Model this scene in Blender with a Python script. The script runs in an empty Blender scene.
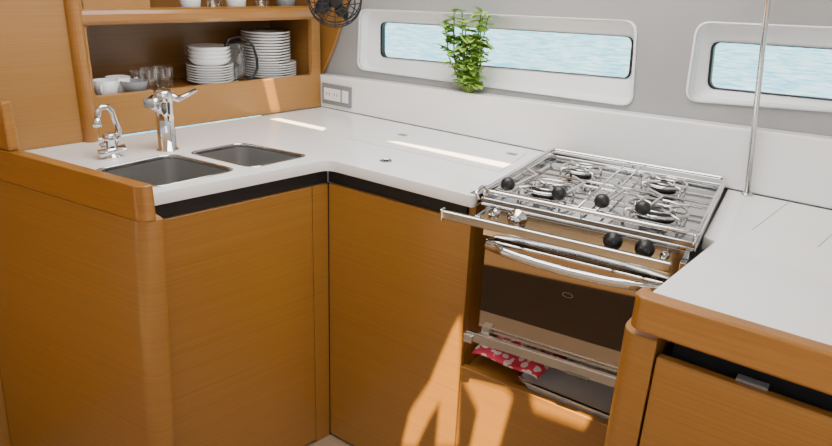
import bpy, bmesh, math, random
from mathutils import Matrix, Vector, geometry
random.seed(4)
C=bpy.context.collection
V=Vector
# ---------------------------------------------------------------- camera
E=V((1.737,-1.813,1.40))
R=Matrix.Rotation(math.radians(35.205),3,'Z')@Matrix.Rotation(math.radians(69),3,'X')@Matrix.Rotation(math.radians(2.5),3,'Z')
cam=bpy.data.cameras.new('camera');co=bpy.data.objects.new('camera',cam);C.objects.link(co)
co.location=E;co.rotation_euler=R.to_euler();cam.lens=660/832*36;cam.clip_start=0.02;cam.clip_end=2000
bpy.context.scene.camera=co
# measuring helpers: a photo pixel seen on a real plane of the room
def ray(px,py): return R@V(((px-416)/660,-(py-223)/660,-1))
def P(px,py,z=.9):
    d=ray(px,py);return E+d*((z-E.z)/d.z)
def PP(px,py,p0,nr):
    d=ray(px,py);return E+d*((p0-E).dot(nr)/d.dot(nr))
def PY(px,py,y): return PP(px,py,V((0,y,0)),V((0,1,0)))
LD=V((.1266,.99195,0));LM=V((.99195,-.1266,0))           # left bulkhead: direction away, normal to room
ML=Matrix(((LD.x,0,LM.x,0),(LD.y,0,LM.y,0),(0,1,0,0),(0,0,0,1)))
def PL(px,py,off=0):
    p=PP(px,py,LM*off,LM);return (p.dot(LD),p.z)
MW=Matrix(((1,0,0,0),(0,0,-1,0),(0,1,0,0),(0,0,0,1)))     # hull wall frame: (x, z, off to room)
ZF=-.045
# ---------------------------------------------------------------- materials
def mat(name,col,rough=.5,metal=0,var=.06,vscale=6,coat=0):
    m=bpy.data.materials.new(name);m.use_nodes=True;nt=m.node_tree;b=nt.nodes['Principled BSDF']
    tc=nt.nodes.new('ShaderNodeTexCoord');nz=nt.nodes.new('ShaderNodeTexNoise');nz.inputs['Scale'].default_value=vscale
    nt.links.new(tc.outputs['Object'],nz.inputs['Vector'])
    mx=nt.nodes.new('ShaderNodeMixRGB')
    mx.inputs[1].default_value=(*[c*(1-var) for c in col],1);mx.inputs[2].default_value=(*[min(1,c*(1+var)) for c in col],1)
    nt.links.new(nz.outputs['Fac'],mx.inputs[0]);nt.links.new(mx.outputs[0],b.inputs['Base Color'])
    b.inputs['Roughness'].default_value=rough;b.inputs['Metallic'].default_value=metal
    b.inputs['Coat Weight'].default_value=coat
    return m
def wood(name,c1,c2,scale=(.6,.6,140),rough=.36,coat=.4):
    m=bpy.data.materials.new(name);m.use_nodes=True;nt=m.node_tree;b=nt.nodes['Principled BSDF']
    tc=nt.nodes.new('ShaderNodeTexCoord');mp=nt.nodes.new('ShaderNodeMapping');mp.inputs['Scale'].default_value=scale
    nz=nt.nodes.new('ShaderNodeTexNoise');nz.inputs['Scale'].default_value=3;nz.inputs['Detail'].default_value=4;nz.inputs['Roughness'].default_value=.6
    nt.links.new(tc.outputs['Object'],mp.inputs[0]);nt.links.new(mp.outputs[0],nz.inputs['Vector'])
    cr=nt.nodes.new('ShaderNodeValToRGB');cr.color_ramp.elements[0].position=.25;cr.color_ramp.elements[1].position=.75
    cr.color_ramp.elements[0].color=(*c1,1);cr.color_ramp.elements[1].color=(*c2,1)
    nt.links.new(nz.outputs['Fac'],cr.inputs[0]);nt.links.new(cr.outputs[0],b.inputs['Base Color'])
    b.inputs['Roughness'].default_value=rough;b.inputs['Coat Weight'].default_value=coat;b.inputs['Coat Roughness'].default_value=.2
    return m
WOOD=wood('wood_front',(.260,.114,.020),(.355,.166,.033))
WOODL=wood('wood_locker',(.290,.132,.025),(.375,.180,.039))
WOODN=wood('wood_niche_shaded',(.180,.077,.014),(.240,.107,.021))  # darkened copy of the wood; niche shade is put into the colour
WOODR=wood('wood_rail',(.275,.114,.018),(.360,.156,.028),scale=(3,3,60),rough=.28,coat=.5)
WHITE=mat('white_laminate',(.88,.88,.88),.24,var=.01,coat=.35)
WHITE2=mat('white_frame',(.82,.84,.86),.35,var=.02)
CREAM=mat('reflection_wall_cream',(.50,.48,.45),.7,var=.03)
GREY=mat('grey_lining',(.335,.335,.337),.8,var=.02,vscale=20)
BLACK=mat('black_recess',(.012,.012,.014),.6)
BLACKP=mat('black_plastic',(.012,.012,.013),.4)
STEEL=mat('brushed_steel',(.56,.555,.55),.14,1,var=.08,vscale=25)
TRAYM=mat('polished_steel_tray',(.50,.50,.50),.09,1,var=.1,vscale=20)
CHROME=mat('chrome',(.72,.72,.73),.07,1,var=.02)
CHROMED=mat('chrome_grate',(.62,.62,.62),.08,1,var=.02)
SINKM=mat('sink_steel',(.52,.52,.51),.28,.92,var=.08,vscale=14)
OVGL=mat('oven_glass',(.060,.040,.027),.03,1,var=.02,coat=1)
BAND=mat('bronze_steel_band',(.52,.45,.38),.12,1,var=.05,vscale=20)
CHINA=mat('white_china',(.85,.85,.85),.2,var=.01)
GREYP=mat('grey_plastic',(.22,.23,.24),.4)
FLOORM=wood('wood_floor',(.28,.20,.13),(.36,.27,.18),scale=(2,60,2),rough=.35,coat=.2)
CEIL=mat('ceiling_panel',(.7,.69,.67),.7)
SEAMM=mat('seam_grey',(.30,.30,.30),.8)  # flat grey for the lid joint lines
STEM=mat('plant_stem',(.20,.30,.06),.6)
LEAF=mat('basil_leaf',(.32,.52,.095),.55,var=.35,vscale=40)
def glassmat(name,alpha=.15,col=(.8,.9,.92)):
    m=bpy.data.materials.new(name);m.use_nodes=True;nt=m.node_tree
    for n in list(nt.nodes): nt.nodes.remove(n)
    o=nt.nodes.new('ShaderNodeOutputMaterial');t=nt.nodes.new('ShaderNodeBsdfTransparent');g=nt.nodes.new('ShaderNodeBsdfGlossy');mx=nt.nodes.new('ShaderNodeMixShader')
    lw=nt.nodes.new('ShaderNodeLayerWeight');lw.inputs[0].default_value=.25;ad=nt.nodes.new('ShaderNodeMath');ad.operation='MULTIPLY_ADD';ad.use_clamp=True;ad.inputs[1].default_value=.5;ad.inputs[2].default_value=alpha
    nt.links.new(lw.outputs['Facing'],ad.inputs[0]);t.inputs[0].default_value=(*col,1);g.inputs['Roughness'].default_value=.03
    nt.links.new(ad.outputs[0],mx.inputs[0]);nt.links.new(t.outputs[0],mx.inputs[1]);nt.links.new(g.outputs[0],mx.inputs[2]);nt.links.new(mx.outputs[0],o.inputs[0])
    return m
GLASS=glassmat('window_glass',-.2,(.98,.99,1));GLASSW=glassmat('drinking_glass',.10,(.93,.95,.95))
def clothmat():
    m=bpy.data.materials.new('red_print_cloth');m.use_nodes=True;nt=m.node_tree;b=nt.nodes['Principled BSDF']
    tc=nt.nodes.new('ShaderNodeTexCoord');vo=nt.nodes.new('ShaderNodeTexVoronoi');vo.inputs['Scale'].default_value=44
    cr=nt.nodes.new('ShaderNodeValToRGB');cr.color_ramp.interpolation='CONSTANT'
    cr.color_ramp.elements[0].color=(.85,.72,.72,1);cr.color_ramp.elements[1].color=(.72,.05,.10,1);cr.color_ramp.elements[1].position=.47
    nt.links.new(tc.outputs['Object'],vo.inputs['Vector']);nt.links.new(vo.outputs['Distance'],cr.inputs[0]);nt.links.new(cr.outputs[0],b.inputs['Base Color']);b.inputs['Roughness'].default_value=.9
    return m
CLOTH=clothmat()
def seamat():
    m=bpy.data.materials.new('sea_water_glow');m.use_nodes=True;nt=m.node_tree;b=nt.nodes['Principled BSDF']
    tc=nt.nodes.new('ShaderNodeTexCoord');mp=nt.nodes.new('ShaderNodeMapping');mp.inputs['Rotation'].default_value=(0,0,.6);mp.inputs['Scale'].default_value=(1.0,1.3,1)
    nz=nt.nodes.new('ShaderNodeTexNoise');nz.inputs['Scale'].default_value=1.8;nz.inputs['Detail'].default_value=9;nz.inputs['Roughness'].default_value=.76
    cr=nt.nodes.new('ShaderNodeValToRGB');cr.color_ramp.elements[0].position=.38;cr.color_ramp.elements[1].position=.62
    cr.color_ramp.elements[0].color=(.05,.46,.64,1);cr.color_ramp.elements[1].color=(.78,1,1,1)
    nt.links.new(tc.outputs['Object'],mp.inputs[0]);nt.links.new(mp.outputs[0],nz.inputs['Vector']);nt.links.new(nz.outputs['Fac'],cr.inputs[0])
    b.inputs['Base Color'].default_value=(.002,.02,.03,1);nt.links.new(cr.outputs[0],b.inputs['Emission Color']);b.inputs['Emission Strength'].default_value=2.8;b.inputs['Roughness'].default_value=.6  # water glows by itself: daylight and glitter are painted into the emission
    b.inputs['Specular IOR Level'].default_value=.1
    return m
SEA=seamat()
# ---------------------------------------------------------------- object helpers
MATS={}
def thing(name,label,cat,loc=(0,0,0),rz=0,group=None):
    o=bpy.data.objects.new(name,None);C.objects.link(o);o.location=loc;o.rotation_euler=(0,0,rz);o.empty_display_size=.05
    o['label']=label;o['category']=cat
    if group:o['group']=group
    MATS[o.name]=Matrix.Translation(loc)@Matrix.Rotation(rz,4,'Z')
    return o
def tag(o,label,cat,group=None):
    o['label']=label;o['category']=cat
    if group:o['group']=group
    return o
def obj(name,bm,m,parent=None,loc=None,world=True,smooth=False,bevel=0,label=None):
    M=Matrix.Identity(4)
    if parent is not None: M=MATS[parent.name].copy()
    elif loc is not None: M=Matrix.Translation(loc)
    if world: bm.transform(M.inverted())
    bmesh.ops.recalc_face_normals(bm,faces=bm.faces)
    me=bpy.data.meshes.new(name);bm.to_mesh(me);bm.free();me.materials.append(m)
    if smooth:
        for p in me.polygons:p.use_smooth=True
    o=bpy.data.objects.new(name,me);C.objects.link(o)
    if parent is not None:
        o.parent=parent;MATS[o.name]=MATS[parent.name]
    else:
        if loc is not None:o.location=loc
        MATS[o.name]=M
    if bevel:
        b=o.modifiers.new('bevel','BEVEL');b.width=bevel;b.segments=3;b.limit_method='ANGLE';b.angle_limit=math.radians(50)
    if label:o['label']=label
    return o
def struct(name,bm,m,parent=None,**k):
    o=obj(name,bm,m,parent,**k)
    if parent is None:o['kind']='structure'
    return o
def NB():return bmesh.new()
def box(bm,x0,x1,y0,y1,z0,z1,M=None):
    r=bmesh.ops.create_cube(bm,size=1)
    T=Matrix.Translation(((x0+x1)/2,(y0+y1)/2,(z0+z1)/2))@Matrix.Diagonal((abs(x1-x0),abs(y1-y0),abs(z1-z0),1))
    if M is not None:T=M@T
    bmesh.ops.transform(bm,matrix=T,verts=r['verts']);return bm
def prism(bm,pts,z0,z1,M=None,lopts=None):
    lo=[bm.verts.new((p[0],p[1],z0)) for p in (lopts or pts)];hi=[bm.verts.new((p[0],p[1],z1)) for p in pts];n=len(pts)
    bm.faces.new(lo[::-1]);bm.faces.new(hi)
    for i in range(n):bm.faces.new((lo[i],lo[(i+1)%n],hi[(i+1)%n],hi[i]))
    if M is not None:bmesh.ops.transform(bm,matrix=M,verts=lo+hi)
    return bm
def tube(bm,pts,r,seg=10,closed=False,M=None,flat=1):
    pts=[V(p) for p in pts];n=len(pts);rings=[];rr=r if isinstance(r,(list,tuple)) else [r]*n
    up=None
    for i,p in enumerate(pts):
        a=pts[i-1] if (i>0 or closed) else p;b=pts[(i+1)%n] if (i<n-1 or closed) else p
        t=(b-a).normalized()
        if up is None:
            up=V((0,0,1)) if abs(t.z)<.9 else V((1,0,0))
        s=t.cross(up)
        if s.length<1e-4:s=t.cross(V((0,1,0)))
        s.normalize();up=s.cross(t).normalized()
        rings.append([bm.verts.new(p+s*math.cos(2*math.pi*k/seg)*rr[i]*flat+up*math.sin(2*math.pi*k/seg)*rr[i]) for k in range(seg)])
    m=n if closed else n-1
    for i in range(m):
        A=rings[i];B=rings[(i+1)%n]
        for k in range(seg):bm.faces.new((A[k],A[(k+1)%seg],B[(k+1)%seg],B[k]))
    if not closed:
        bm.faces.new(rings[0][::-1]);bm.faces.new(rings[-1])
    if M is not None:bmesh.ops.transform(bm,matrix=M,verts=[v for q in rings for v in q])
    return bm
def lathe(bm,prof,c=(0,0,0),seg=28,M=None):
    rings=[];allv=[]
    for r,z in prof:
        if r<1e-6:q=[bm.verts.new((c[0],c[1],c[2]+z))]
        else:q=[bm.verts.new((c[0]+r*math.cos(2*math.pi*k/seg),c[1]+r*math.sin(2*math.pi*k/seg),c[2]+z)) for k in range(seg)]
        rings.append(q);allv+=q
    for A,B in zip(rings,rings[1:]):
        for k in range(seg):
            k2=(k+1)%seg
            if len(A)==1 and len(B)==1:continue
            if len(A)==1:bm.faces.new((A[0],B[k2],B[k]))
            elif len(B)==1:bm.faces.new((A[k],A[k2],B[0]))
            else:bm.faces.new((A[k],A[k2],B[k2],B[k]))
    if M is not None:bmesh.ops.transform(bm,matrix=M,verts=allv)
    return bm
def ring(c,r,n=28,rx=None):
    return [V((c[0]+r*math.cos(2*math.pi*k/n),c[1]+(rx or r)*math.sin(2*math.pi*k/n),c[2])) for k in range(n)]
def rq(pts,r,k=6):
    pts=[V(p) for p in pts];n=len(pts);out=[]
    rr=r if isinstance(r,(list,tuple)) else [r]*n
    for i,p in enumerate(pts):
        if rr[i]<=0:
            out.append(p);continue
        a=(pts[i-1]-p).normalized()*rr[i]+p;b=(pts[(i+1)%n]-p).normalized()*rr[i]+p
        for j in range(k+1):
            t=j/k;out.append(a*(1-t)**2+p*2*t*(1-t)+b*t*t)
    return out
def loft(bm,loops,cap0=False,cap1=False):
    R_=[[bm.verts.new(p) for p in L] for L in loops];n=len(loops[0])
    for A,B in zip(R_,R_[1:]):
        for k in range(n):bm.faces.new((A[k],A[(k+1)%n],B[(k+1)%n],B[k]))
    if cap0:bm.faces.new(R_[0])
    if cap1:bm.faces.new(R_[-1])
    return bm
def holed(outer,holes,z0,z1,M=None):
    cu=bpy.data.curves.new('tmp','CURVE');cu.dimensions='2D';cu.fill_mode='BOTH';cu.extrude=(z1-z0)/2
    for L in [outer]+holes:
        s=cu.splines.new('POLY');s.points.add(len(L)-1)
        for i,p in enumerate(L):s.points[i].co=(p[0],p[1],0,1)
        s.use_cyclic_u=True
    ob=bpy.data.objects.new('tmp',cu);C.objects.link(ob)
    dg=bpy.context.evaluated_depsgraph_get();me=bpy.data.meshes.new_from_object(ob.evaluated_get(dg))
    bm=NB();bm.from_mesh(me);bpy.data.objects.remove(ob);bpy.data.meshes.remove(me);bpy.data.curves.remove(cu)
    bmesh.ops.remove_doubles(bm,verts=bm.verts,dist=1e-5)
    T=Matrix.Translation((0,0,(z0+z1)/2))
    bm.transform(M@T if M is not None else T);return bm
xy=lambda p:(p.x,p.y)
# ================================================================ SETTING
bm=NB();box(bm,-1.2,4,-5,.04,ZF-.03,ZF);struct('floor',bm,FLOORM)
bm=NB();box(bm,-.6,3.4,-3.3,-3.25,ZF,1.35);struct('reflection_wall',bm,CREAM)  # unseen low wall, added only to be reflected in the cooker
YW=.05
def wp(px,py,y=YW):p=PY(px,py,y);return V((p.x,p.z,0))
win=[([(361,9),(636,21),(631,106),(359,69)],[(381,22),(635,37),(631,79),(381,57)]),
     ([(699,22),(900,31),(900,116),(687,100)],[(712,41),(900,53),(900,107),(707,88)])]
outs=[rq([wp(*p) for p in w[0]],.035) for w in win]
inns=[rq([wp(*p,YW+.045) for p in w[1]],.022) for w in win]
bm=holed([(-.4,ZF),(3.2,ZF),(3.2,2.1),(-.4,2.1)],outs,-YW-.02,-YW,MW);struct('wall_hull',bm,GREY)
for i in range(2):
    o,n_=outs[i],inns[i]
    f=lambda L,y:[V((p.x,y,p.y)) for p in L]
    cen=sum(o,V((0,0,0)))/len(o)
    big=[p+(p-cen).normalized()*.006 for p in o]
    mid=[a*.8+b*.2 for a,b in zip(o,n_)]
    bm=loft(NB(),[f(big,YW-.0005),f(big,YW-.006),f(o,YW-.008),f(o,YW+.004),f(mid,YW+.028),f(n_,YW+.045),f(n_,YW+.06)])
    w=struct('window_%d'%(i+1),bm,WHITE2)
    ci=sum(n_,V((0,0,0)))/len(n_)
    sm=[p+(ci-p).normalized()*.007 for p in n_]
    bm=loft(NB(),[f(n_,YW+.044),f(n_,YW+.041),f(sm,YW+.041),f(sm,YW+.06)]);obj('gasket',bm,BLACKP,w)
    bm=NB();bm.faces.new([bm.verts.new(p) for p in f(n_,YW+.055)]);obj('window_pane',bm,GLASS,w)
tp=[(317,82),(323,74),(329,60),(336,42),(343,22),(350,0),(352,-60),(312,-60)]
bm=prism(NB(),[(PY(a,b,.035).x,PY(a,b,.035).z) for a,b in tp],-.045,-.03,MW);struct('trim_1',bm,WOODL,bevel=.004)
zt0,zt1=PY(322,75,0).z,PY(832,140,0).z;xr=PY(832,140,0).x
slope=(zt1-zt0)/xr
bm=prism(NB(),[(-.02,.9),(2.9,.9),(2.9,zt0+slope*2.9),(-.02,zt0)],-.049,0,MW)
up=obj('splashback',bm,WHITE,loc=(.8,.02,.9),bevel=.006)
tag(up,'long white laminate upstand with a narrow ledge below the windows','splashback')
bm=NB();box(bm,-260,200,1.2,420,-.6,-.5);s=struct('sea',bm,SEA);s['kind']='structure'
# ---------------------------------------------------------------- left locker with dish niche
n1=[PL(95,92)[0],PL(312,50)[0]];
zb=(PL(95,92)[1]+PL(312,78)[1])/2;zt=(PL(95,22)[1]+PL(312,22)[1])/2
u0=PL(150,0)[0];zu=zt+.045
tl=PL(86,60)[0]
loc=tuple(LD*(-.45)+V((0,0,.9)))
lk=thing('built_in_locker','golden teak locker above the sink with an open dish niche','cabinet',loc)
bm=holed([(tl,.902),(-.004,.902),(-.004,2.05),(tl,2.05)],[[(p.x,p.y) for p in rq([V((n1[0],zb,0)),V((n1[1],zb,0)),V((n1[1],zt,0)),V((n1[0],zt,0))],.012)],
    [(u0,zu),(n1[1],zu),(n1[1],zu+.25),(u0,zu+.25)]],-.022,0,ML)
obj('face_panel',bm,WOODL,lk,bevel=.004)
zf=zb-.018
def cavity(bm,t0,t1,z0,z1,dep):
    for a in [(t0-.01,t0,z0,z1,-dep,-.022),(t1,t1+.01,z0,z1,-dep,-.022),(t0,t1,z0-.012,z0,-dep,-.022),(t0,t1,z1,z1+.012,-dep,-.022),(t0,t1,z0,z1,-dep-.01,-dep)]:
        box(bm,*a,M=ML)
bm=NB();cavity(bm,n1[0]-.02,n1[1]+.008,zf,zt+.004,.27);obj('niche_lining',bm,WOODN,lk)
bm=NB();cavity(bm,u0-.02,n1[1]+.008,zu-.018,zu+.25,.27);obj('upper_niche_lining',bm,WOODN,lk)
bm=NB();tt=[n1[0]-.02,n1[1]+.01]
prof=[(0,zt+.002),(.010,zt+.004),(.016,zt+.012),(.016,zt+.03),(.010,zt+.04),(0,zt+.043)]
a=[ML@V((tt[0],z,o)) for o,z in prof];b=[ML@V((tt[1],z,o)) for o,z in prof]
A=[bm.verts.new(p) for p in a];B=[bm.verts.new(p) for p in b]
for i in range(6):bm.faces.new((A[i],A[(i+1)%6],B[(i+1)%6],B[i]))
bm.faces.new(A);bm.faces.new(B[::-1]);obj('shelf_lip',bm,WOODR,lk)
bm=NB();box(bm,-2.1,tl-.03,ZF,2.05,-.02,.004,M=ML);struct('wall_left',bm,WOODL)
bm=NB();pl=[ML@V((tl-.018+.022*math.cos(a_),0,.0+.028*math.sin(a_))) for a_ in [math.pi*k/10 for k in range(11)]]
prism(bm,[(p.x,p.y) for p in pl],.90,2.05);struct('trim_2',bm,WOODR,smooth=False)
# ---------------------------------------------------------------- main worktop
r0=P(0,144,.95);r1=P(144,182,.95);rd=(r1-r0).normalized();rd.z=0
rn=V((rd.y,-rd.x,0))
wallat=lambda y:LD.x/LD.y*y
ra=r0-rd*.095
e1=P(148,203,.88);c1=P(328,163,.89)
c1=V((c1.x,c1.y,0));e1=V((e1.x,e1.y,0))
g2=V((.985,-.512,0))
ctr=[V((wallat(-.001)+.001,-.001,0)),V((wallat(ra.y)+.008,ra.y+.004,0)),e1,c1,g2,V((.945,-.03,0)),V((.955,-.001,0))]
ctr=rq(ctr,[0,0,.02,.03,.012,0,0])
def sk(pts,r):return rq([V((*xy(P(*p)),0)) for p in pts],r)
s1=sk([(91,171),(171,154),(238,170),(155,188)],.038)
s2=sk([(188,153),(241,143),(309,156),(252,168)],.03)
wt=thing('worktop','white L-shaped galley worktop holding the two sinks','worktop',(.3,-.4,.87))
bm=holed(ctr,[s1,s2],.87,.90);obj('countertop',bm,WHITE,wt,bevel=.003)
def disc(c,r,h=.002,m=STEEL,name='ring_pull'):
    bm=lathe(NB(),[(0,0),(r,0),(r,h),(r*.8,h+.001),(r*.7,h*.4),(0,h*.4)],(c.x,c.y,.9));obj(name,bm,m,wt,smooth=False)
disc(P(386,161),.018);disc(P(386,161),.007,.003,BLACKP,'ring_centre')
for px,py in [(403,135),(512,154)]:
    p=P(px,py);bm=NB();box(bm,p.x-.014,p.x+.014,p.y-.01,p.y+.01,.9,.9015);obj('lid_catch',bm,GREYP,wt,bevel=.0005)
bm=NB();box(bm,g2.x-.02,g2.x+.004,-.50,-.40,.88,.9025);obj('edge_plate',bm,STEEL,wt,bevel=.001)
def seamline(a,b,par,w=.001):
    d=(b-a);d.z=0;d.normalize();q=V((-d.y,d.x,0))*w
    bm=prism(NB(),[xy(a+q),xy(a-q),xy(b-q),xy(b+q)],.8995,.9003);obj('seam',bm,SEAMM,par)
seamline(P(346,138),P(500,172),wt);seamline(P(500,172),P(527,153),wt)
# ---------------------------------------------------------------- sinks
def sink(loop,depth,label):
    cen=sum(loop,V((0,0,0)))/len(loop)
    s=thing('sink',label,'sink',(cen.x,cen.y,.88-depth))
    sc=lambda k,z:[V((cen.x+(p.x-cen.x)*k,cen.y+(p.y-cen.y)*k,z)) for p in loop]
    zb_=.88-depth
    bm=loft(NB(),[sc(.985,.893),sc(.970,.865),sc(.94,zb_+.03),sc(.88,zb_+.008),sc(.78,zb_),sc(.2,zb_-.003)],cap1=True)
    obj('bowl',bm,SINKM,s,smooth=True)
    bm=lathe(NB(),[(0,.002),(.02,.002),(.024,.004),(.032,.004),(.034,0)],(cen.x,cen.y,zb_-.002));obj('drain',bm,CHROME,s,smooth=True)
    bm=loft(NB(),[sc(1.022,.9003),sc(1.018,.9022),sc(.992,.9022),sc(.984,.898),sc(.984,.885)]);obj('rim',bm,STEEL,s,smooth=True)
sink(s1,.15,'large rounded stainless steel sink nearest the wooden end rail')
sink(s2,.12,'small stainless steel sink between the large sink and the inner corner')
# ---------------------------------------------------------------- taps
def tap_frame(px,py):
    b=P(px,py,.9);off=b.dot(LM)
    return b,(lambda a,c,o=0:ML@V((*PL(a,c,off+o),off+o)))
b,T=tap_frame(168,150)
t=thing('mixer_tap','tall chrome mixer tap with raised lever behind the two sinks','tap',tuple(b))
bm=lathe(NB(),[(0,0),(.030,0),(.030,.004),(.024,.006),(.024,.13),(.025,.132),(.025,.160),(.021,.168),(0,.170)],b);obj('body',bm,CHROME,t,smooth=True)
q=[b+V((0,0,.130)),T(160,108,.0),T(154,103),T(150,100)]
bm=tube(NB(),q,[.018,.018,.018,.017],14);obj('spout',bm,CHROME,t,smooth=True)
bm=tube(NB(),[T(150,99),T(150,103),T(150.5,107)],[.017,.017,.015],12);obj('aerator',bm,GREYP,t,smooth=True)
bm=tube(NB(),[b+V((0,0,.160)),T(178,99),T(186,95.5),T(196,90)],[.012,.009,.0065,.006],10);obj('lever',bm,CHROME,t,smooth=True)
b,T=tap_frame(112,157)
t=thing('water_tap','short chrome tap with a hooked spout beside the end rail','tap',tuple(b))
bm=lathe(NB(),[(0,0),(.024,0),(.024,.004),(.016,.008),(.016,.045),(.018,.047),(.018,.062),(.012,.066),(0,.067)],b);obj('body',bm,CHROME,t,smooth=True)
bm=tube(NB(),[T(113,148),T(118,134),T(118,129),T(112,111),T(108,107),T(101,107),T(98,110),T(97,122)],[.009,.009,.0085,.008,.008,.008,.008,.008],12);obj('spout',bm,CHROME,t,smooth=True)
bm=tube(NB(),[T(97,118),T(97,127)],[.011,.011],12);obj('aerator',bm,CHROME,t,smooth=True)
bm=tube(NB(),[T(99,154,.01),T(112,151,.01),T(125,148,.01)],[.012,.010,.012],12);obj('lever',bm,CHROME,t,smooth=True)
bm=tube(NB(),[T(100,146,.0),T(112,142,.0)],[.006,.008],12);obj('valve',bm,CHROME,t,smooth=True)
# ---------------------------------------------------------------- sink base cabinet
bc=thing('base_cabinet','teak cabinet with rounded corner under the sinks','cabinet',(.2,-.8,ZF))
A0=V((ra.x,ra.y,0));A1=V((r1.x,r1.y,0))+rd*.03
f1=V((e1.x-.012,e1.y+.02,0));f2=V((c1.x-.012,c1.y+.012,0));fd=(f2-f1).normalized()
def isect(p,d,q,e):
    den=d.x*e.y-d.y*e.x;w=q-p;tt=(w.x*e.y-w.y*e.x)/den;return p+d*tt
nf=V((fd.y,-fd.x,0))
prd=max(.012,(A1-f1).dot(nf))                              # how far the corner post stands proud of the doors
en=A0+rn*.030
Kc=isect(en,rd,f1,fd);Kp=isect(en,rd,f1+nf*prd,fd)
LN=-fd*.048
pw=.046
out_=lambda r:rq([en,Kp,Kp+fd*pw,Kp+fd*pw-nf*(prd+.020),Kc-rd*.10-rn*.0295,en-rn*.0295],[0,r,.006,0,0,0],10)
bm=prism(NB(),[xy(p) for p in out_(.034)],ZF,.868,lopts=[xy(p+LN) for p in out_(.036)])
obj('end_panel',bm,WOOD,bc)
def panel(bm,a,b,nrm,t0,t1,z0,z1,sh=None):
    L=[a+nrm*t0,b+nrm*t0,b+nrm*t1,a+nrm*t1];lo=None
    if sh is not None: lo=[xy(L[0]+sh),xy(L[1]),xy(L[2]),xy(L[3]+sh)]
    prism(bm,[xy(p) for p in L],z0,z1,lopts=lo);return bm
Ls=(f2-Kc).length
d0=Kc+fd*(pw+.004);d1=Kc+fd*(Ls-.055)
g1=V((c1.x-.012,c1.y+.012,0));g2i=V((g2.x-.012,g2.y+.016,0));gd=(g2i-g1).normalized();gn=V((gd.y,-gd.x,0))
bm=panel(NB(),d0,d1,nf,-.02,0,ZF+.01,.825,sh=LN);obj('door',bm,WOOD,bc,bevel=.0015)
bm=panel(NB(),d1+fd*.002,f2,nf,-.02,0,ZF,.825);obj('filler_strip',bm,WOOD,bc,bevel=.0015)
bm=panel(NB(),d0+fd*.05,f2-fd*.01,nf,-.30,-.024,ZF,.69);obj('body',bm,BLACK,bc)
bm=panel(NB(),Kc+fd*(pw+.001),f2+fd*.004,nf,-.012,-.009,.8265,.869);obj('recess_strip',bm,BLACK,bc)
bm=NB();box(bm,g1.x-.05,g1.x+.0012,f2.y+.0010,f2.y+.008,ZF,.8255);obj('gap_blocker',bm,BLACK,bc)  # black piece added behind the corner gap to keep light from leaking through
cc=thing('base_cabinet','teak cabinet with a single plain door between the corner and the cooker','cabinet',(*xy((g1+g2i)/2-gn*.2),ZF))
bm=panel(NB(),g1+gd*.0025,g2i,gn,-.02,0,ZF+.01,.825);obj('door',bm,WOOD,cc,bevel=.0015)
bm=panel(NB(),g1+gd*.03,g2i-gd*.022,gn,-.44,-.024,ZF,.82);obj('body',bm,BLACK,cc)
bm=panel(NB(),g2i-gd*.02,g2i,gn,-.47,-.021,ZF,.869);obj('side_panel',bm,WOOD,cc)
bm=panel(NB(),g1-gd*.008,g2i-gd*.021,gn,-.016,-.012,.8265,.869);obj('recess_strip',bm,BLACK,cc)
# ---------------------------------------------------------------- wooden end rail
rl=thing('fiddle_rail','varnished teak rail with a rounded end at the left end of worktop','rail',tuple(V((r0.x,r0.y,.87))))
i0=ra+rn*.0005;i0=V((i0.x,i0.y,0))
en2=A0+rn*.0305;ke=isect(en2,rd,f1+nf*(prd+.0005),fd);ki=isect(i0,rd,f1+nf*(prd+.0005),fd)
pp=rq([i0,ki,ke,en2],[0,.006,.024,0],10)
bm=prism(NB(),[xy(p) for p in pp],.8685,.950);obj('rail',bm,WOODR,rl,bevel=.005)
q0=PP(-14,148,V((r0.x,r0.y,.95)),rn);q1=PP(21,148,V((r0.x,r0.y,.95)),rn)
zz=PP(15,101,V((r0.x,r0.y,.95)),rn).z
bm=NB();pp=[q0+rn*.001,q1+rn*.001,q1+rn*.0285,q0+rn*.0285];prism(bm,[xy(p) for p in pp],.9502,zz)
tag(obj('wooden_stub',bm,WOODR,loc=(q0.x,q0.y,.9502),bevel=.006),'short upright teak block standing on the end rail at left','wood block')
# ================================================================ COOKER
SX,SY=1.232,-.280
ang=math.radians(6);MS=Matrix.Translation((SX,SY,.56))@Matrix.Rotation(ang,4,'Z');MSi=MS.inverted()
sn=(MS.to_3x3()@V((0,-1,0)))
def SF(px,py,yl):
    p0=MS@V((0,yl,0));p=MSi@PP(px,py,p0,sn);return p
def ST(px,py,z):return MSi@P(px,py,z)
hw,hd=.236,.24
ck=thing('cooker','stainless steel gimballed gas cooker with black glass oven door','cooker',(SX,SY,.56),ang)
def part(name,bm,m,par=None,**k):return obj(name,bm,m,par or ck,world=False,**k)
bm=NB();box(bm,-.212,.212,-.222,.222,0,.335);part('oven_body',bm,STEEL,bevel=.003)
H0=.335
bm=NB();box(bm,-hw,hw,-hd,hd,H0,H0+.008)
for a in [(-hw,hw,-hd,-hd+.006),(-hw,hw,hd-.006,hd),(-hw,-hw+.006,-hd+.006,hd-.006),(hw-.006,hw,-hd+.006,hd-.006)]:box(bm,*a,H0+.008,H0+.02)
hob=part('hob',bm,TRAYM,bevel=.002)
bm=prism(NB(),[(-.238,.262),(-.238,.334),(-.228,.334),(-.222,.262)],-.226,.226,Matrix(((0,0,1,0),(1,0,0,0),(0,1,0,0),(0,0,0,1))));cpn=part('control_panel',bm,STEEL,bevel=.002)
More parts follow.
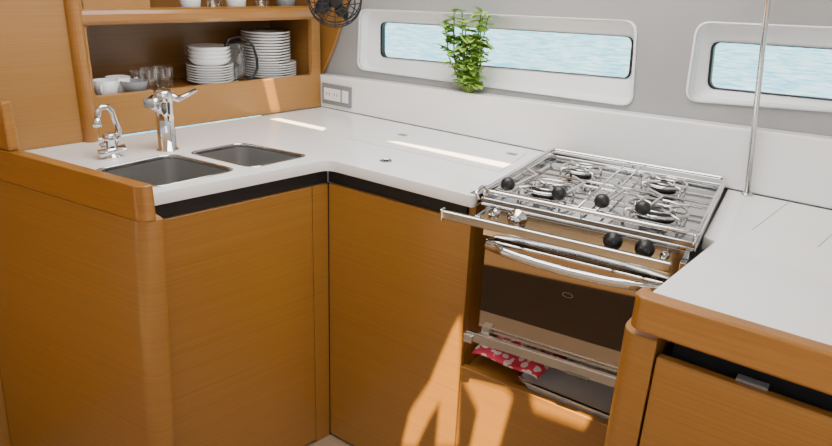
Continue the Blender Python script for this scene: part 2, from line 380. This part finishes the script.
def knob(px,py,m1,m2,r=.015):
    c=SF(px,py,-.245);M=Matrix.Translation((c.x,-.238,c.z))@Matrix.Rotation(math.radians(90),4,'X')
    bm=lathe(NB(),[(0,0),(r*1.35,0),(r*1.35,.003),(r*.9,.005),(r*.85,.02),(r*.7,.024),(0,.024)],M=M,seg=20);k=part('knob',bm,m1,smooth=True)
    bm=NB();box(bm,-r*.22,r*.22,-r*.85,r*.85,.02,.032,M=M);obj('knob_grip',bm,m2,k,world=False,bevel=.001)
knob(516,220,CHROME,CHROME,.018);knob(612,242,BLACKP,BLACKP);knob(644,250,BLACKP,BLACKP);knob(494,214,CHROME,CHROME,.009);knob(664,257,CHROME,CHROME,.007)
bp=[(-.125,-.105,.034),(.130,-.105,.038),(-.105,.105,.028),(.105,.115,.030)]
for x,y,r in bp:
    bm=lathe(NB(),[(0,0),(r*1.5,0),(r*1.5,.002),(r*1.1,.004),(r*.8,.008),(0,.008)],(x,y,H0+.008));b_=part('burner',bm,STEEL,smooth=True)
    bm=lathe(NB(),[(0,.008),(r*1.1,.008),(r*1.1,.014),(r*.95,.018),(0,.019)],(x,y,H0+.008));obj('burner_cap',bm,BLACKP,b_,world=False,smooth=True)
zg=H0+.032
for x,y,r in bp:
    bm=NB();tube(bm,ring((x,y,zg),r*1.75,28),.0038,6,True);tube(bm,ring((x,y,zg),r*.8,20),.0026,6,True)
    for k in range(4):
        a_=math.pi/4+k*math.pi/2;c_,s_=math.cos(a_),math.sin(a_)
        tube(bm,[(x+c_*r*.45,y+s_*r*.45,zg+.002),(x+c_*r*2.1,y+s_*r*2.1,zg+.002),(x+c_*r*2.15,y+s_*r*2.15,H0+.009)],.0036,6)
    part('pan_support',bm,CHROMED,smooth=True)
bm=NB()
for xx in (-.02,.02):tube(bm,[(xx,-hd+.012,zg-.003),(xx,hd-.012,zg-.003)],.0032,6)
for yy in (-.19,-.02,.02,.19):tube(bm,[(-hw+.012,yy,zg-.006),(hw-.012,yy,zg-.006)],.0032,6)
part('grid_bar',bm,CHROMED,smooth=True)
bm=NB();zr=H0+.036
L=rq([V((-hw+.003,-hd+.003,zr)),V((hw-.003,-hd+.003,zr)),V((hw-.003,hd-.003,zr)),V((-hw+.003,hd-.003,zr))],.02,4);tube(bm,L,.0055,8,True)
for x_ in (-hw+.006,0,hw-.006):
    for y_ in (-hd+.003,hd-.003):tube(bm,[(x_,y_,H0+.015),(x_,y_,zr)],.0035,8)
part('guard_rail',bm,CHROME,smooth=True)
for px,py in [(508,184),(559,193),(602,201),(643,208)]:
    c=ST(px,py,.95)
    bm=NB();M=Matrix.Translation(c)@Matrix.Rotation(math.radians(75),4,'X')
    lathe(bm,[(0,-.012),(.011,-.012),(.016,-.006),(.016,.006),(.011,.013),(0,.014)],M=M,seg=18);k=part('clamp_knob',bm,BLACKP,smooth=True)
    bm=tube(NB(),[c,(c.x,c.y+.05,zr+.004),(c.x+.012,c.y+.16,zr+.004),(c.x-.03,c.y+.2,zr+.004)],.0035,6);obj('clamp_arm',bm,CHROMED,k,world=False,smooth=True)
bm=NB();tube(bm,[(-hw+.002,-hd+.04,zr),(-hw-.010,-hd+.02,zr+.002),(-hw-.012,-hd-.005,zr-.006),(-hw+.0,-hd-.010,zr-.02)],.004,8);part('side_bracket',bm,CHROME,smooth=True)
z0d,z1d=.02,.256
gt=z1d-.003;gb=(SF(478,305,-.25).z+SF(635,352,-.25).z)/2-.014
bm=NB();box(bm,-.216,.216,-.242,-.224,z0d,z1d);od=part('oven_door',bm,BAND,bevel=.003)
bm=NB();box(bm,-.214,.214,-.2455,-.2415,gb,gt);obj('door_glass',bm,OVGL,od,world=False,bevel=.001)
hz=z1d-.008
hp=[(-.205,-.245,hz),(-.200,-.262,hz+.002),(-.15,-.275,hz+.001),(-.07,-.286,hz),(0,-.290,hz),(.07,-.286,hz),(.15,-.275,hz+.001),(.200,-.262,hz+.002),(.205,-.245,hz)]
bm=tube(NB(),hp,.0105,12);obj('handle',bm,CHROME,od,world=False,smooth=True)
c=SF(567,296,-.25)
bm=NB();M=Matrix.Translation((c.x,-.2456,c.z))@Matrix.Rotation(math.radians(90),4,'X')@Matrix.Diagonal((1.4,.65,1,1))
lathe(bm,[(.009,0),(.009,.0006),(.0080,.0006),(.0080,0)],M=M,seg=24);obj('emblem',bm,GREYP,od,world=False)
ya=-.292
p0=SF(443,212,ya);p1=SF(671,270,ya);zc_=(p0.z+p1.z)/2
bm=NB();box(bm,p0.x,p1.x,ya-.006,ya+.006,zc_-.011,zc_+.011);sb=part('safety_bar',bm,STEEL,bevel=.004)
for xx in (-.222,.222):
    bm=NB();box(bm,xx-.006,xx+.006,ya+.006,-.236,zc_-.012,zc_+.012);obj('bar_bracket',bm,STEEL,sb,world=False,bevel=.001)
bm=NB();box(bm,p0.x-.004,p0.x+.002,ya-.009,ya+.009,zc_-.014,zc_+.014);obj('end_cap',bm,CHROME,sb,world=False,bevel=.002)
p0=SF(466,336,-.262);p1=SF(623,382,-.262);zc2=(p0.z+p1.z)/2
bm=NB();box(bm,p0.x,p1.x,-.268,-.256,zc2-.013,zc2+.013);lb=part('lower_bar',bm,STEEL,bevel=.003)
bm=NB();box(bm,p0.x-.004,p0.x+.022,-.274,-.254,zc2-.016,zc2+.006);obj('latch',bm,CHROME,lb,world=False,bevel=.003)
bm=NB();box(bm,.02,.075,-.272,-.266,zc2-.018,zc2-.010);obj('catch_plate',bm,BLACKP,lb,world=False,bevel=.001)
for xx in (-.19,.19):
    bm=NB();box(bm,xx-.01,xx+.01,-.256,-.222,zc2+.002,zc2+.03);obj('bar_bracket',bm,STEEL,lb,world=False)
for s_ in (-1,1):
    bm=NB();tube(bm,[(s_*.211,0,.28),(s_*.245,0,.28)],.010,12);part('gimbal_pin',bm,STEEL,smooth=True)
# ---------------------------------------------------------------- recess under cooker
oc=thing('cooker_cabinet','teak base panel with an open shelf under the cooker','cabinet',(1.22,-.25,ZF))
h1=g2i+gd*.003;h2=h1+gd*.505
zsh=.40
bm=panel(NB(),h1,h2,gn,-.02,0,ZF,zsh+.014);obj('front_panel',bm,WOOD,oc,bevel=.003)
bm=panel(NB(),h1,h2,gn,-.43,-.021,ZF,zsh-.012);obj('body',bm,WOOD,oc)
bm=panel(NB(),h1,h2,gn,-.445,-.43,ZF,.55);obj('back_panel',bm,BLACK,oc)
bm=panel(NB(),h1,h2,gn,-.43,-.021,zsh-.0115,zsh-.001);obj('shelf',bm,WOOD,oc)
c=h1+gd*.315-gn*.160;Mt=Matrix.Translation((c.x,c.y,zsh+.0005))@Matrix.Rotation(math.atan2(gd.y,gd.x),4,'Z')
sc=lambda k,z:[Mt@V((p.x*k,p.y*k,z)) for p in rq([V((-.165,-.14,0)),V((.175,-.14,0)),V((.175,.13,0)),V((-.165,.13,0))],.035)]
tr=thing('baking_tray','pale baking tray with a shiny rim on the open shelf under the oven','tray',(c.x,c.y,zsh))
bm=loft(NB(),[sc(.9,.0),sc(.97,.026),sc(.965,.026),sc(.89,.004)],cap0=True,cap1=True);obj('pan',bm,WHITE2,tr)
bm=loft(NB(),[sc(.965,.022),sc(1.02,.024),sc(1.02,.030),sc(.965,.030),sc(.965,.022)]);obj('rim',bm,STEEL,tr)
cl=NB();c2=h1+gd*.115-gn*.110;N=16
gr=[[None]*(N+1) for _ in range(N+1)]
for i in range(N+1):
    for j in range(N+1):
        a_=i/N*2-1;b_=j/N*2-1
        rr_=max(0,1-(a_**4+b_**4)*.5)
        z=zsh+.038+.024*rr_*(.7+.3*math.sin(3*a_+2*b_))+.004*math.sin(7*a_)*math.cos(5*b_)
        p=c2+gd*(a_*.098+.01*b_)-gn*(b_*.070);gr[i][j]=cl.verts.new((p.x,p.y,z))
for i in range(N):
    for j in range(N):cl.faces.new((gr[i][j],gr[i+1][j],gr[i+1][j+1],gr[i][j+1]))
o=obj('oven_cloth',cl,CLOTH,loc=(c2.x,c2.y,zsh),smooth=True)
sm_=o.modifiers.new('s','SOLIDIFY');sm_.thickness=.006
tag(o,'crumpled red and white patterned cloth lying on the tray edge under the oven','cloth')
# ================================================================ RIGHT COUNTER
rf=P(649,290,.905);rs=P(722,240,.9)
yf=rf.y;XR=2.7
rw=thing('worktop','white worktop on the right with a wooden front edge','worktop',(2,-.4,.87))
ka=MS@V((hw+.004,.24,0));kb=MS@V((hw+.004,-.12,0))
pts=rq([V((ka.x,-.001,0)),V((kb.x,rs.y,0)),V((rs.x-.010,rs.y-.01,0)),V((rf.x+.002,yf,0)),V((XR,yf,0)),V((XR,-.001,0))],[0,.004,.012,.01,0,0])
bm=prism(NB(),[xy(p) for p in pts],.868,.9);obj('countertop',bm,WHITE,rw,bevel=.004)
pts=rq([V((rf.x-.012,yf+.012,0)),V((rf.x-.022,yf-.036,0)),V((XR,yf-.036,0)),V((XR,yf-.0005,0)),V((rf.x+.003,yf-.0005,0)),V((rf.x+.003,yf+.012,0))],[0,.035,0,0,0,0],8)
bm=prism(NB(),[xy(p) for p in pts],.840,.906);obj('wooden_edge',bm,WOODR,rw,bevel=.009)
for a_,b_ in [((752,230),(801,193)),((818,247),(862,207))]:seamline(P(*a_),P(*b_),rw)
rc=thing('base_cabinet','teak cabinet at lower right with a rounded corner post','cabinet',(2,-.4,ZF))
yc=yf-.008
pts=rq([V((1.447,yc+.10,0)),V((1.447,yc-.010,0)),V((1.512,yc-.010,0)),V((1.512,yc+.10,0))],[0,.038,.004,0],10)
bm=prism(NB(),[xy(p) for p in pts],ZF,.825);obj('corner_post',bm,WOOD,rc,bevel=.008)
bm=NB();box(bm,1.516,2.6,yc-.012,yc+.008,.0,.797);dr=obj('drawer_front',bm,WOOD,rc,bevel=.004)
bm=NB();box(bm,1.514,2.6,yc+.012,-.02,ZF,.78);obj('body',bm,BLACK,rc)
bm=NB();box(bm,1.53,2.6,yc+.04,-.02,.78,.866);obj('recess_strip',bm,BLACK,rc)
bm=NB();box(bm,1.498,1.512,yc+.11,-.02,ZF,.866);obj('side_panel',bm,WOOD,rc)
h=PY(733,386,yc-.012);h2_=PY(766,394,yc-.012)
bm=NB();box(bm,h.x,h2_.x,yc+.000,yc+.018,.797,.802);obj('latch',bm,GREYP,dr,bevel=.001)
# ---------------------------------------------------------------- pole
pb=PY(748,190,-.022);pb.z=.9005;pt=PY(770,-20,pb.y)
t=thing('grab_pole','slim polished steel grab pole rising from the right worktop','pole',tuple(pb))
bm=tube(NB(),[pb,pt+(pt-pb).normalized()*.75],.0065,14);obj('pole',bm,STEEL,t,smooth=True)
bm=lathe(NB(),[(0,0),(.014,0),(.014,.003),(.009,.007),(.0,.007)],pb);obj('foot_flange',bm,STEEL,t,smooth=True)
# ---------------------------------------------------------------- power outlet
a=PY(323,82,0);b=PY(352,107,0);z0=(PY(323,103,0).z)
ot=thing('power_outlet','grey framed double power outlet on the white upstand in the corner','outlet',((a.x+b.x)/2,0,z0))
bm=NB();box(bm,a.x+.002,b.x,-.008,-.0005,z0+.002,z0+.078);obj('frame',bm,GREYP,ot,bevel=.002)
w_=(b.x-a.x)
x0=a.x+.014;x1=a.x+w_*.66
bm=NB();box(bm,x0,x1,-.011,-.008,z0+.018,z0+.062);s_=obj('socket_plate',bm,WHITE,ot,bevel=.001)
for k in (.27,.73):
    xm=x0+(x1-x0)*k
    for dx in (-.007,.007):
        bm=NB();box(bm,xm+dx-.0015,xm+dx+.0015,-.0115,-.0108,z0+.036,z0+.046);obj('slot',bm,BLACKP,s_)
bm=NB();box(bm,a.x+w_*.72,b.x-.010,-.011,-.008,z0+.018,z0+.062);obj('blank_plate',bm,WHITE2,ot,bevel=.001)
# ---------------------------------------------------------------- basil
zb_=zt0+slope*PY(469,90,0).x
b=PY(469,89,.022);b.z=zb_+.0005
pl=thing('basil_plant','bushy green basil plant standing on the ledge before the window','plant',tuple(b))
bm=NB();lf=NB()
topz=PY(470,9,.0).z-b.z
def leaf(bm,p,d,L,W):
    d=d.normalized();s=d.cross(V((0,0,1)));
    if s.length<.05:s=V((1,0,0))
    s.normalize();n_=s.cross(d).normalized()
    rows=[(0,.05),(.15,.7),(.4,1),(.7,.85),(.9,.4),(1,.02)];prev=None
    for t_,w in rows:
        c=p+d*L*t_-n_*L*.28*t_*t_
        cur=[bm.verts.new(c-s*W*w+n_*W*.3*w),bm.verts.new(c),bm.verts.new(c+s*W*w+n_*W*.3*w)]
        if prev:
            bm.faces.new((prev[0],prev[1],cur[1],cur[0]));bm.faces.new((prev[1],prev[2],cur[2],cur[1]))
        prev=cur
for k in range(14):
    a_=k*2.4;rr_=.022+.052*random.random();top=b+V((math.cos(a_)*rr_*1.2+.004,math.sin(a_)*rr_*.40-.035,topz*(.58+.38*random.random() if k else .97)))
    base=b+V((math.cos(a_)*.014,math.sin(a_)*.008,0));mid=base.lerp(top,.5)+V((random.uniform(-.01,.01)+math.cos(a_)*.010,random.uniform(-.01,0),0))
    tube(bm,[base,mid,top],[.0030,.0024,.0016],6)
    for j in range(10):
        f_=.12+.88*j/9
        c=base.lerp(mid,f_*2) if f_<.5 else mid.lerp(top,f_*2-1)
        for w in range(2 if f_<.45 else 3):
            an=random.uniform(0,6.28);L=random.uniform(.026,.042)
            leaf(lf,c,V((math.cos(an),math.sin(an)*.6-.2,random.uniform(-.1,.8))),L,L*.37)
obj('stem',bm,STEM,pl,smooth=True);obj('foliage',lf,LEAF,pl,smooth=True)
# ---------------------------------------------------------------- dishes in the niche
def on(px,off=-.12):
    t_=PL(px,80,off)[0];return ML@V((t_,zf,off))
def single(name,prof,m,label,cat,p,group=None,seg=28):
    o=obj(name,lathe(NB(),prof,(0,0,0),seg),m,world=False,smooth=True);o.location=p;tag(o,label,cat,group);return o
def stack(name,prof,p,n,pitch,label,cat,group):
    o=single(name,prof,CHINA,label,cat,p,group)
    for i in range(1,n):
        c=o.copy();C.objects.link(c);c.location=(p[0],p[1],p[2]+i*pitch)
    return p[2]+n*pitch
def plate(r):return [(0,0),(r*.55,0),(r*.62,.004),(r,.013),(r,.016),(r*.6,.008),(r*.55,.004),(0,.004)]
def bowl(r,h=.042):return [(0,0),(r*.45,0),(r*.8,h*.36),(r,h),(r-.003,h+.001),(r*.76,h*.43),(r*.4,.004),(0,.004)]
p=on(211,-.12);ztop=stack('plate',plate(.078),p,7,.0085,'white plate in the lower half of the left crockery stack','plate','white plates of the left stack')
ztop1=PL(211,43,-.10)[1]
n=max(3,int((ztop1-ztop-.018)/.013));stack('bowl',bowl(.072,.027),(p.x,p.y,ztop),n,.013,'white bowl piled on the left stack of plates','bowl','white bowls of the left stack')
p=on(270,-.13);ztop=stack('plate',plate(.098),p,6,.0085,'white plate at the bottom of the right crockery stack','plate','white plates of the right stack')
ztop1=PL(266,27,-.13)[1];p2=ML@V((p.dot(LD)-.012,0,-.13))
n=max(3,int((ztop1-ztop-.008)/.010));n=min(n,int((zt-.012-ztop)/.010));stack('dish',plate(.088),(p2.x,p2.y,ztop),n,.010,'smaller white dish piled high on the right stack of plates','dish','small white dishes of the right stack')
p=on(237,-.07)
cp=thing('coffee_press','glass coffee press with black handle between the crockery stacks','coffee press',tuple(p))
hc=PL(239,36,-.075)[1]-zf
obj('beaker',lathe(NB(),[(0,.008),(.030,.008),(.032,.014),(.032,hc*.86)],p),GLASSW,cp,smooth=True)
obj('lid',lathe(NB(),[(.0,hc*.86),(.034,hc*.86),(.034,hc*.875),(.012,hc*.885),(.003,hc*.89),(.005,hc*.93),(0,hc*.93)],p),BLACKP,cp,smooth=True)
bm=NB();tube(bm,[tuple(v) for v in ring((p.x,p.y,p.z+.008),.034,20)],.003,6,True)
obj('holder',bm,BLACKP,cp,smooth=True)
Hh=lambda t_,z_:p+LD*t_+V((0,0,z_))+LM*.01
bm=tube(NB(),[Hh(-.045,hc*.80),Hh(-.03,hc*.95),Hh(.01,hc*1.0),Hh(.04,hc*.92),Hh(.065,hc*.78),Hh(.078,hc*.5),Hh(.078,hc*.3),Hh(.06,hc*.12),Hh(.034,hc*.07)],.0045,8);obj('handle',bm,BLACKP,cp,smooth=True)
gp=[(0,.003),(.024,.003),(.026,.006),(.031,.075)]
for px,l_,of in ((150,'clear drinking glass, left one beside the small bowls',-.06),(164,'clear drinking glass, right one beside the left plate stack',-.07)):
    single('drinking_glass',gp,GLASSW,l_,'glass',on(px,of))
cup=[(0,0),(.02,0),(.032,.012),(.036,.05),(.034,.05),(.030,.013),(0,.006)]
for px,l_,of in ((105,'white cup at the far left end of the dish niche',-.07),(118,'white cup between the end cup and the grey bowl',-.11)):
    k=thing('cup',l_,'cup',tuple(on(px,of)));p=on(px,of)
    obj('cup_body',lathe(NB(),cup,p),CHINA,k,smooth=True)
    hh=lambda t_,z_:p+(-LD)*t_*.6+LM*t_*.8+V((0,0,z_))
    obj('handle',tube(NB(),[hh(.033,.042),hh(.05,.04),hh(.055,.028),hh(.048,.016),hh(.032,.013)],.003,6),CHINA,k,smooth=True)
single('bowl',bowl(.04),GREYP,'small grey bowl beside the cups in the niche','bowl',on(134,-.06))
single('tumbler',[(0,.002),(.025,.002),(.027,.055)],GLASSW,'short wide glass tumbler behind the small grey bowl','glass',on(138,-.15))
def onu(px,off=-.12):
    t_=PL(px,2,off)[0];return ML@V((t_,zu-.018+.0005,off))
for px,l_,m_,pr in [(190,'white mug at the left of the upper shelf',CHINA,cup),(214,'clear glass on the upper shelf left of the middle mug',GLASSW,gp),(236,'white mug in the middle of the upper shelf',CHINA,cup),(262,'clear glass on the upper shelf right of the middle mug',GLASSW,gp),(286,'grey mug at the right end of the upper shelf',GREYP,cup)]:
    single('mug' if pr is cup else 'drinking_glass',pr,m_,l_,'mug' if pr is cup else 'glass',onu(px))
# ---------------------------------------------------------------- fan
fc=PY(335,0,-.10);toc=(E-fc).normalized();toc=V((toc.x,toc.y,-.35)).normalized()
fx=toc.cross(V((0,0,1))).normalized();fy=fx.cross(toc)*-1
FM=Matrix((( fx.x,fy.x,toc.x,fc.x),(fx.y,fy.y,toc.y,fc.y),(fx.z,fy.z,toc.z,fc.z),(0,0,0,1)))
fn=thing('cabin_fan','small black fan in a wire guard high in the corner','fan',tuple(fc))
RF=.088
bm=NB()
for r_,z_ in ((RF,0),(RF*.98,.02),(RF*.75,.03),(RF*.5,.034),(RF*.27,.036),(RF*.98,-.02),(RF*.6,-.03)):tube(bm,ring((0,0,z_),r_,28),.0022,6,True,M=FM)
for k in range(12):
    a_=k*math.pi/6;c_,s_=math.cos(a_),math.sin(a_)
    tube(bm,[(c_*.02,s_*.02,.036),(c_*RF*.6,s_*RF*.6,.033),(c_*RF*.98,s_*RF*.98,.02),(c_*RF,s_*RF,0),(c_*RF*.98,s_*RF*.98,-.02),(c_*RF*.5,s_*RF*.5,-.032)],.0018,5,M=FM)
obj('guard',bm,BLACK,fn,smooth=True)
for k in range(4):
    bm=NB();a_=k*math.pi/2+.5
    rows=[]
    for i in range(5):
        r_=.015+i/4*.062;w=.55*math.sin(.7+i*.6)
        q=[]
        for j in range(5):
            th_=a_+w*(j/4*2-1);q.append(bm.verts.new(FM@V((r_*math.cos(th_),r_*math.sin(th_),(j/4-.5)*.022))))
        rows.append(q)
    for A_,B_ in zip(rows,rows[1:]):
        for j in range(4):bm.faces.new((A_[j],A_[j+1],B_[j+1],B_[j]))
    o=obj('blade',bm,BLACK,fn,smooth=True);s_=o.modifiers.new('s','SOLIDIFY');s_.thickness=.002
obj('motor',lathe(NB(),[(0,-.05),(.02,-.05),(.024,-.02),(.022,.012),(.012,.018),(0,.018)],M=FM),BLACK,fn,smooth=True)
mb=V((fc.x-.02,YW-.004,fc.z+.06))
obj('bracket',tube(NB(),[FM@V((0,0,-.045)),fc+V((-.01,.1,.05)),mb],.007,8),BLACK,fn,smooth=True)
# ================================================================ LIGHT
sd=V((-.25,.45,-1))
HC=2.06
def up_(p):q=p-sd*(HC-p.z);return V((q.x,q.y))
def onc(px,py,o=0):return PP(px,py,g1+gn*o,gn)
def onl(px,py):t_,z_=PL(px,py);return ML@V((t_,z_,0))
holes=[[up_(P(*q)) for q in ((386,141),(398,141.5),(512,164),(503,167.5))],  # openings traced back along the sun from the wanted light patches
       [up_(P(*q)) for q in ((270,119),(279,118),(326,128),(323,130.5))],
       [up_(onl(*q)) for q in ((262,74),(272,74),(280,111),(271,112))],
       [up_(onc(*q)) for q in ((452,330),(460,316),(461,340),(457,446),(436,446),(440,400),(428,420),(416,446),(402,446),(410,412),(430,382),(441,355))],
       [up_(onc(*q)) for q in ((462,376),(505,388),(512,398),(492,470),(466,470),(478,410))],
       [up_(onc(*q)) for q in ((530,394),(592,414),(585,428),(535,410))]]
verts=[V((-.5,.1)),V((3.4,.1)),V((3.4,-3.2)),V((-.5,-3.2))];edges=[(0,1),(1,2),(2,3),(3,0)]
for h_ in holes:
    k=len(verts);verts+=h_;edges+=[(k+i,k+(i+1)%len(h_)) for i in range(len(h_))]
vo,eo,fo,_,_,_=geometry.delaunay_2d_cdt(verts,edges,[],0,1e-6)
def inside(p,poly):
    c=False
    for i in range(len(poly)):
        a,b=poly[i-1],poly[i]
        if (a.y>p.y)!=(b.y>p.y) and p.x<(b.x-a.x)*(p.y-a.y)/(b.y-a.y)+a.x:c=not c
    return c
bm=NB();bv=[bm.verts.new((v.x,v.y,HC)) for v in vo]
for f_ in fo:
    c=sum((vo[i] for i in f_),V((0,0)))/len(f_)
    if not any(inside(c,h_) for h_ in holes):bm.faces.new([bv[i] for i in f_])
struct('sun_mask_ceiling',bm,CEIL)  # out of view; pierced to shape the sun into chosen patches
L=bpy.data.lights.new('sun','SUN');L.energy=38;L.angle=math.radians(.5);L.color=(1,.76,.40)
o=bpy.data.objects.new('sun',L);C.objects.link(o);o.rotation_euler=sd.to_track_quat('-Z','Y').to_euler()
def area(name,loc,tgt,size,en,col=(1,1,1)):
    L=bpy.data.lights.new(name,'AREA');L.size=size;L.energy=en;L.color=col;o=bpy.data.objects.new(name,L);C.objects.link(o);o.location=loc
    o.rotation_euler=(V(tgt)-V(loc)).to_track_quat('-Z','Y').to_euler()
area('overhead_fill',(.9,-.7,2.0),(.9,-.7,0),1.0,29,(1,.985,.96))  # added fill from above to brighten the worktops, not a fitted lamp
area('side_key',(2.6,-2.2,1.9),(.8,-.4,.7),1.2,11,(1,.98,.96))  # added key light from the right, with no visible source
w=bpy.data.worlds.new('world');bpy.context.scene.world=w;w.use_nodes=True
bg=w.node_tree.nodes['Background'];bg.inputs[0].default_value=(.86,.92,1,1);bg.inputs[1].default_value=.9
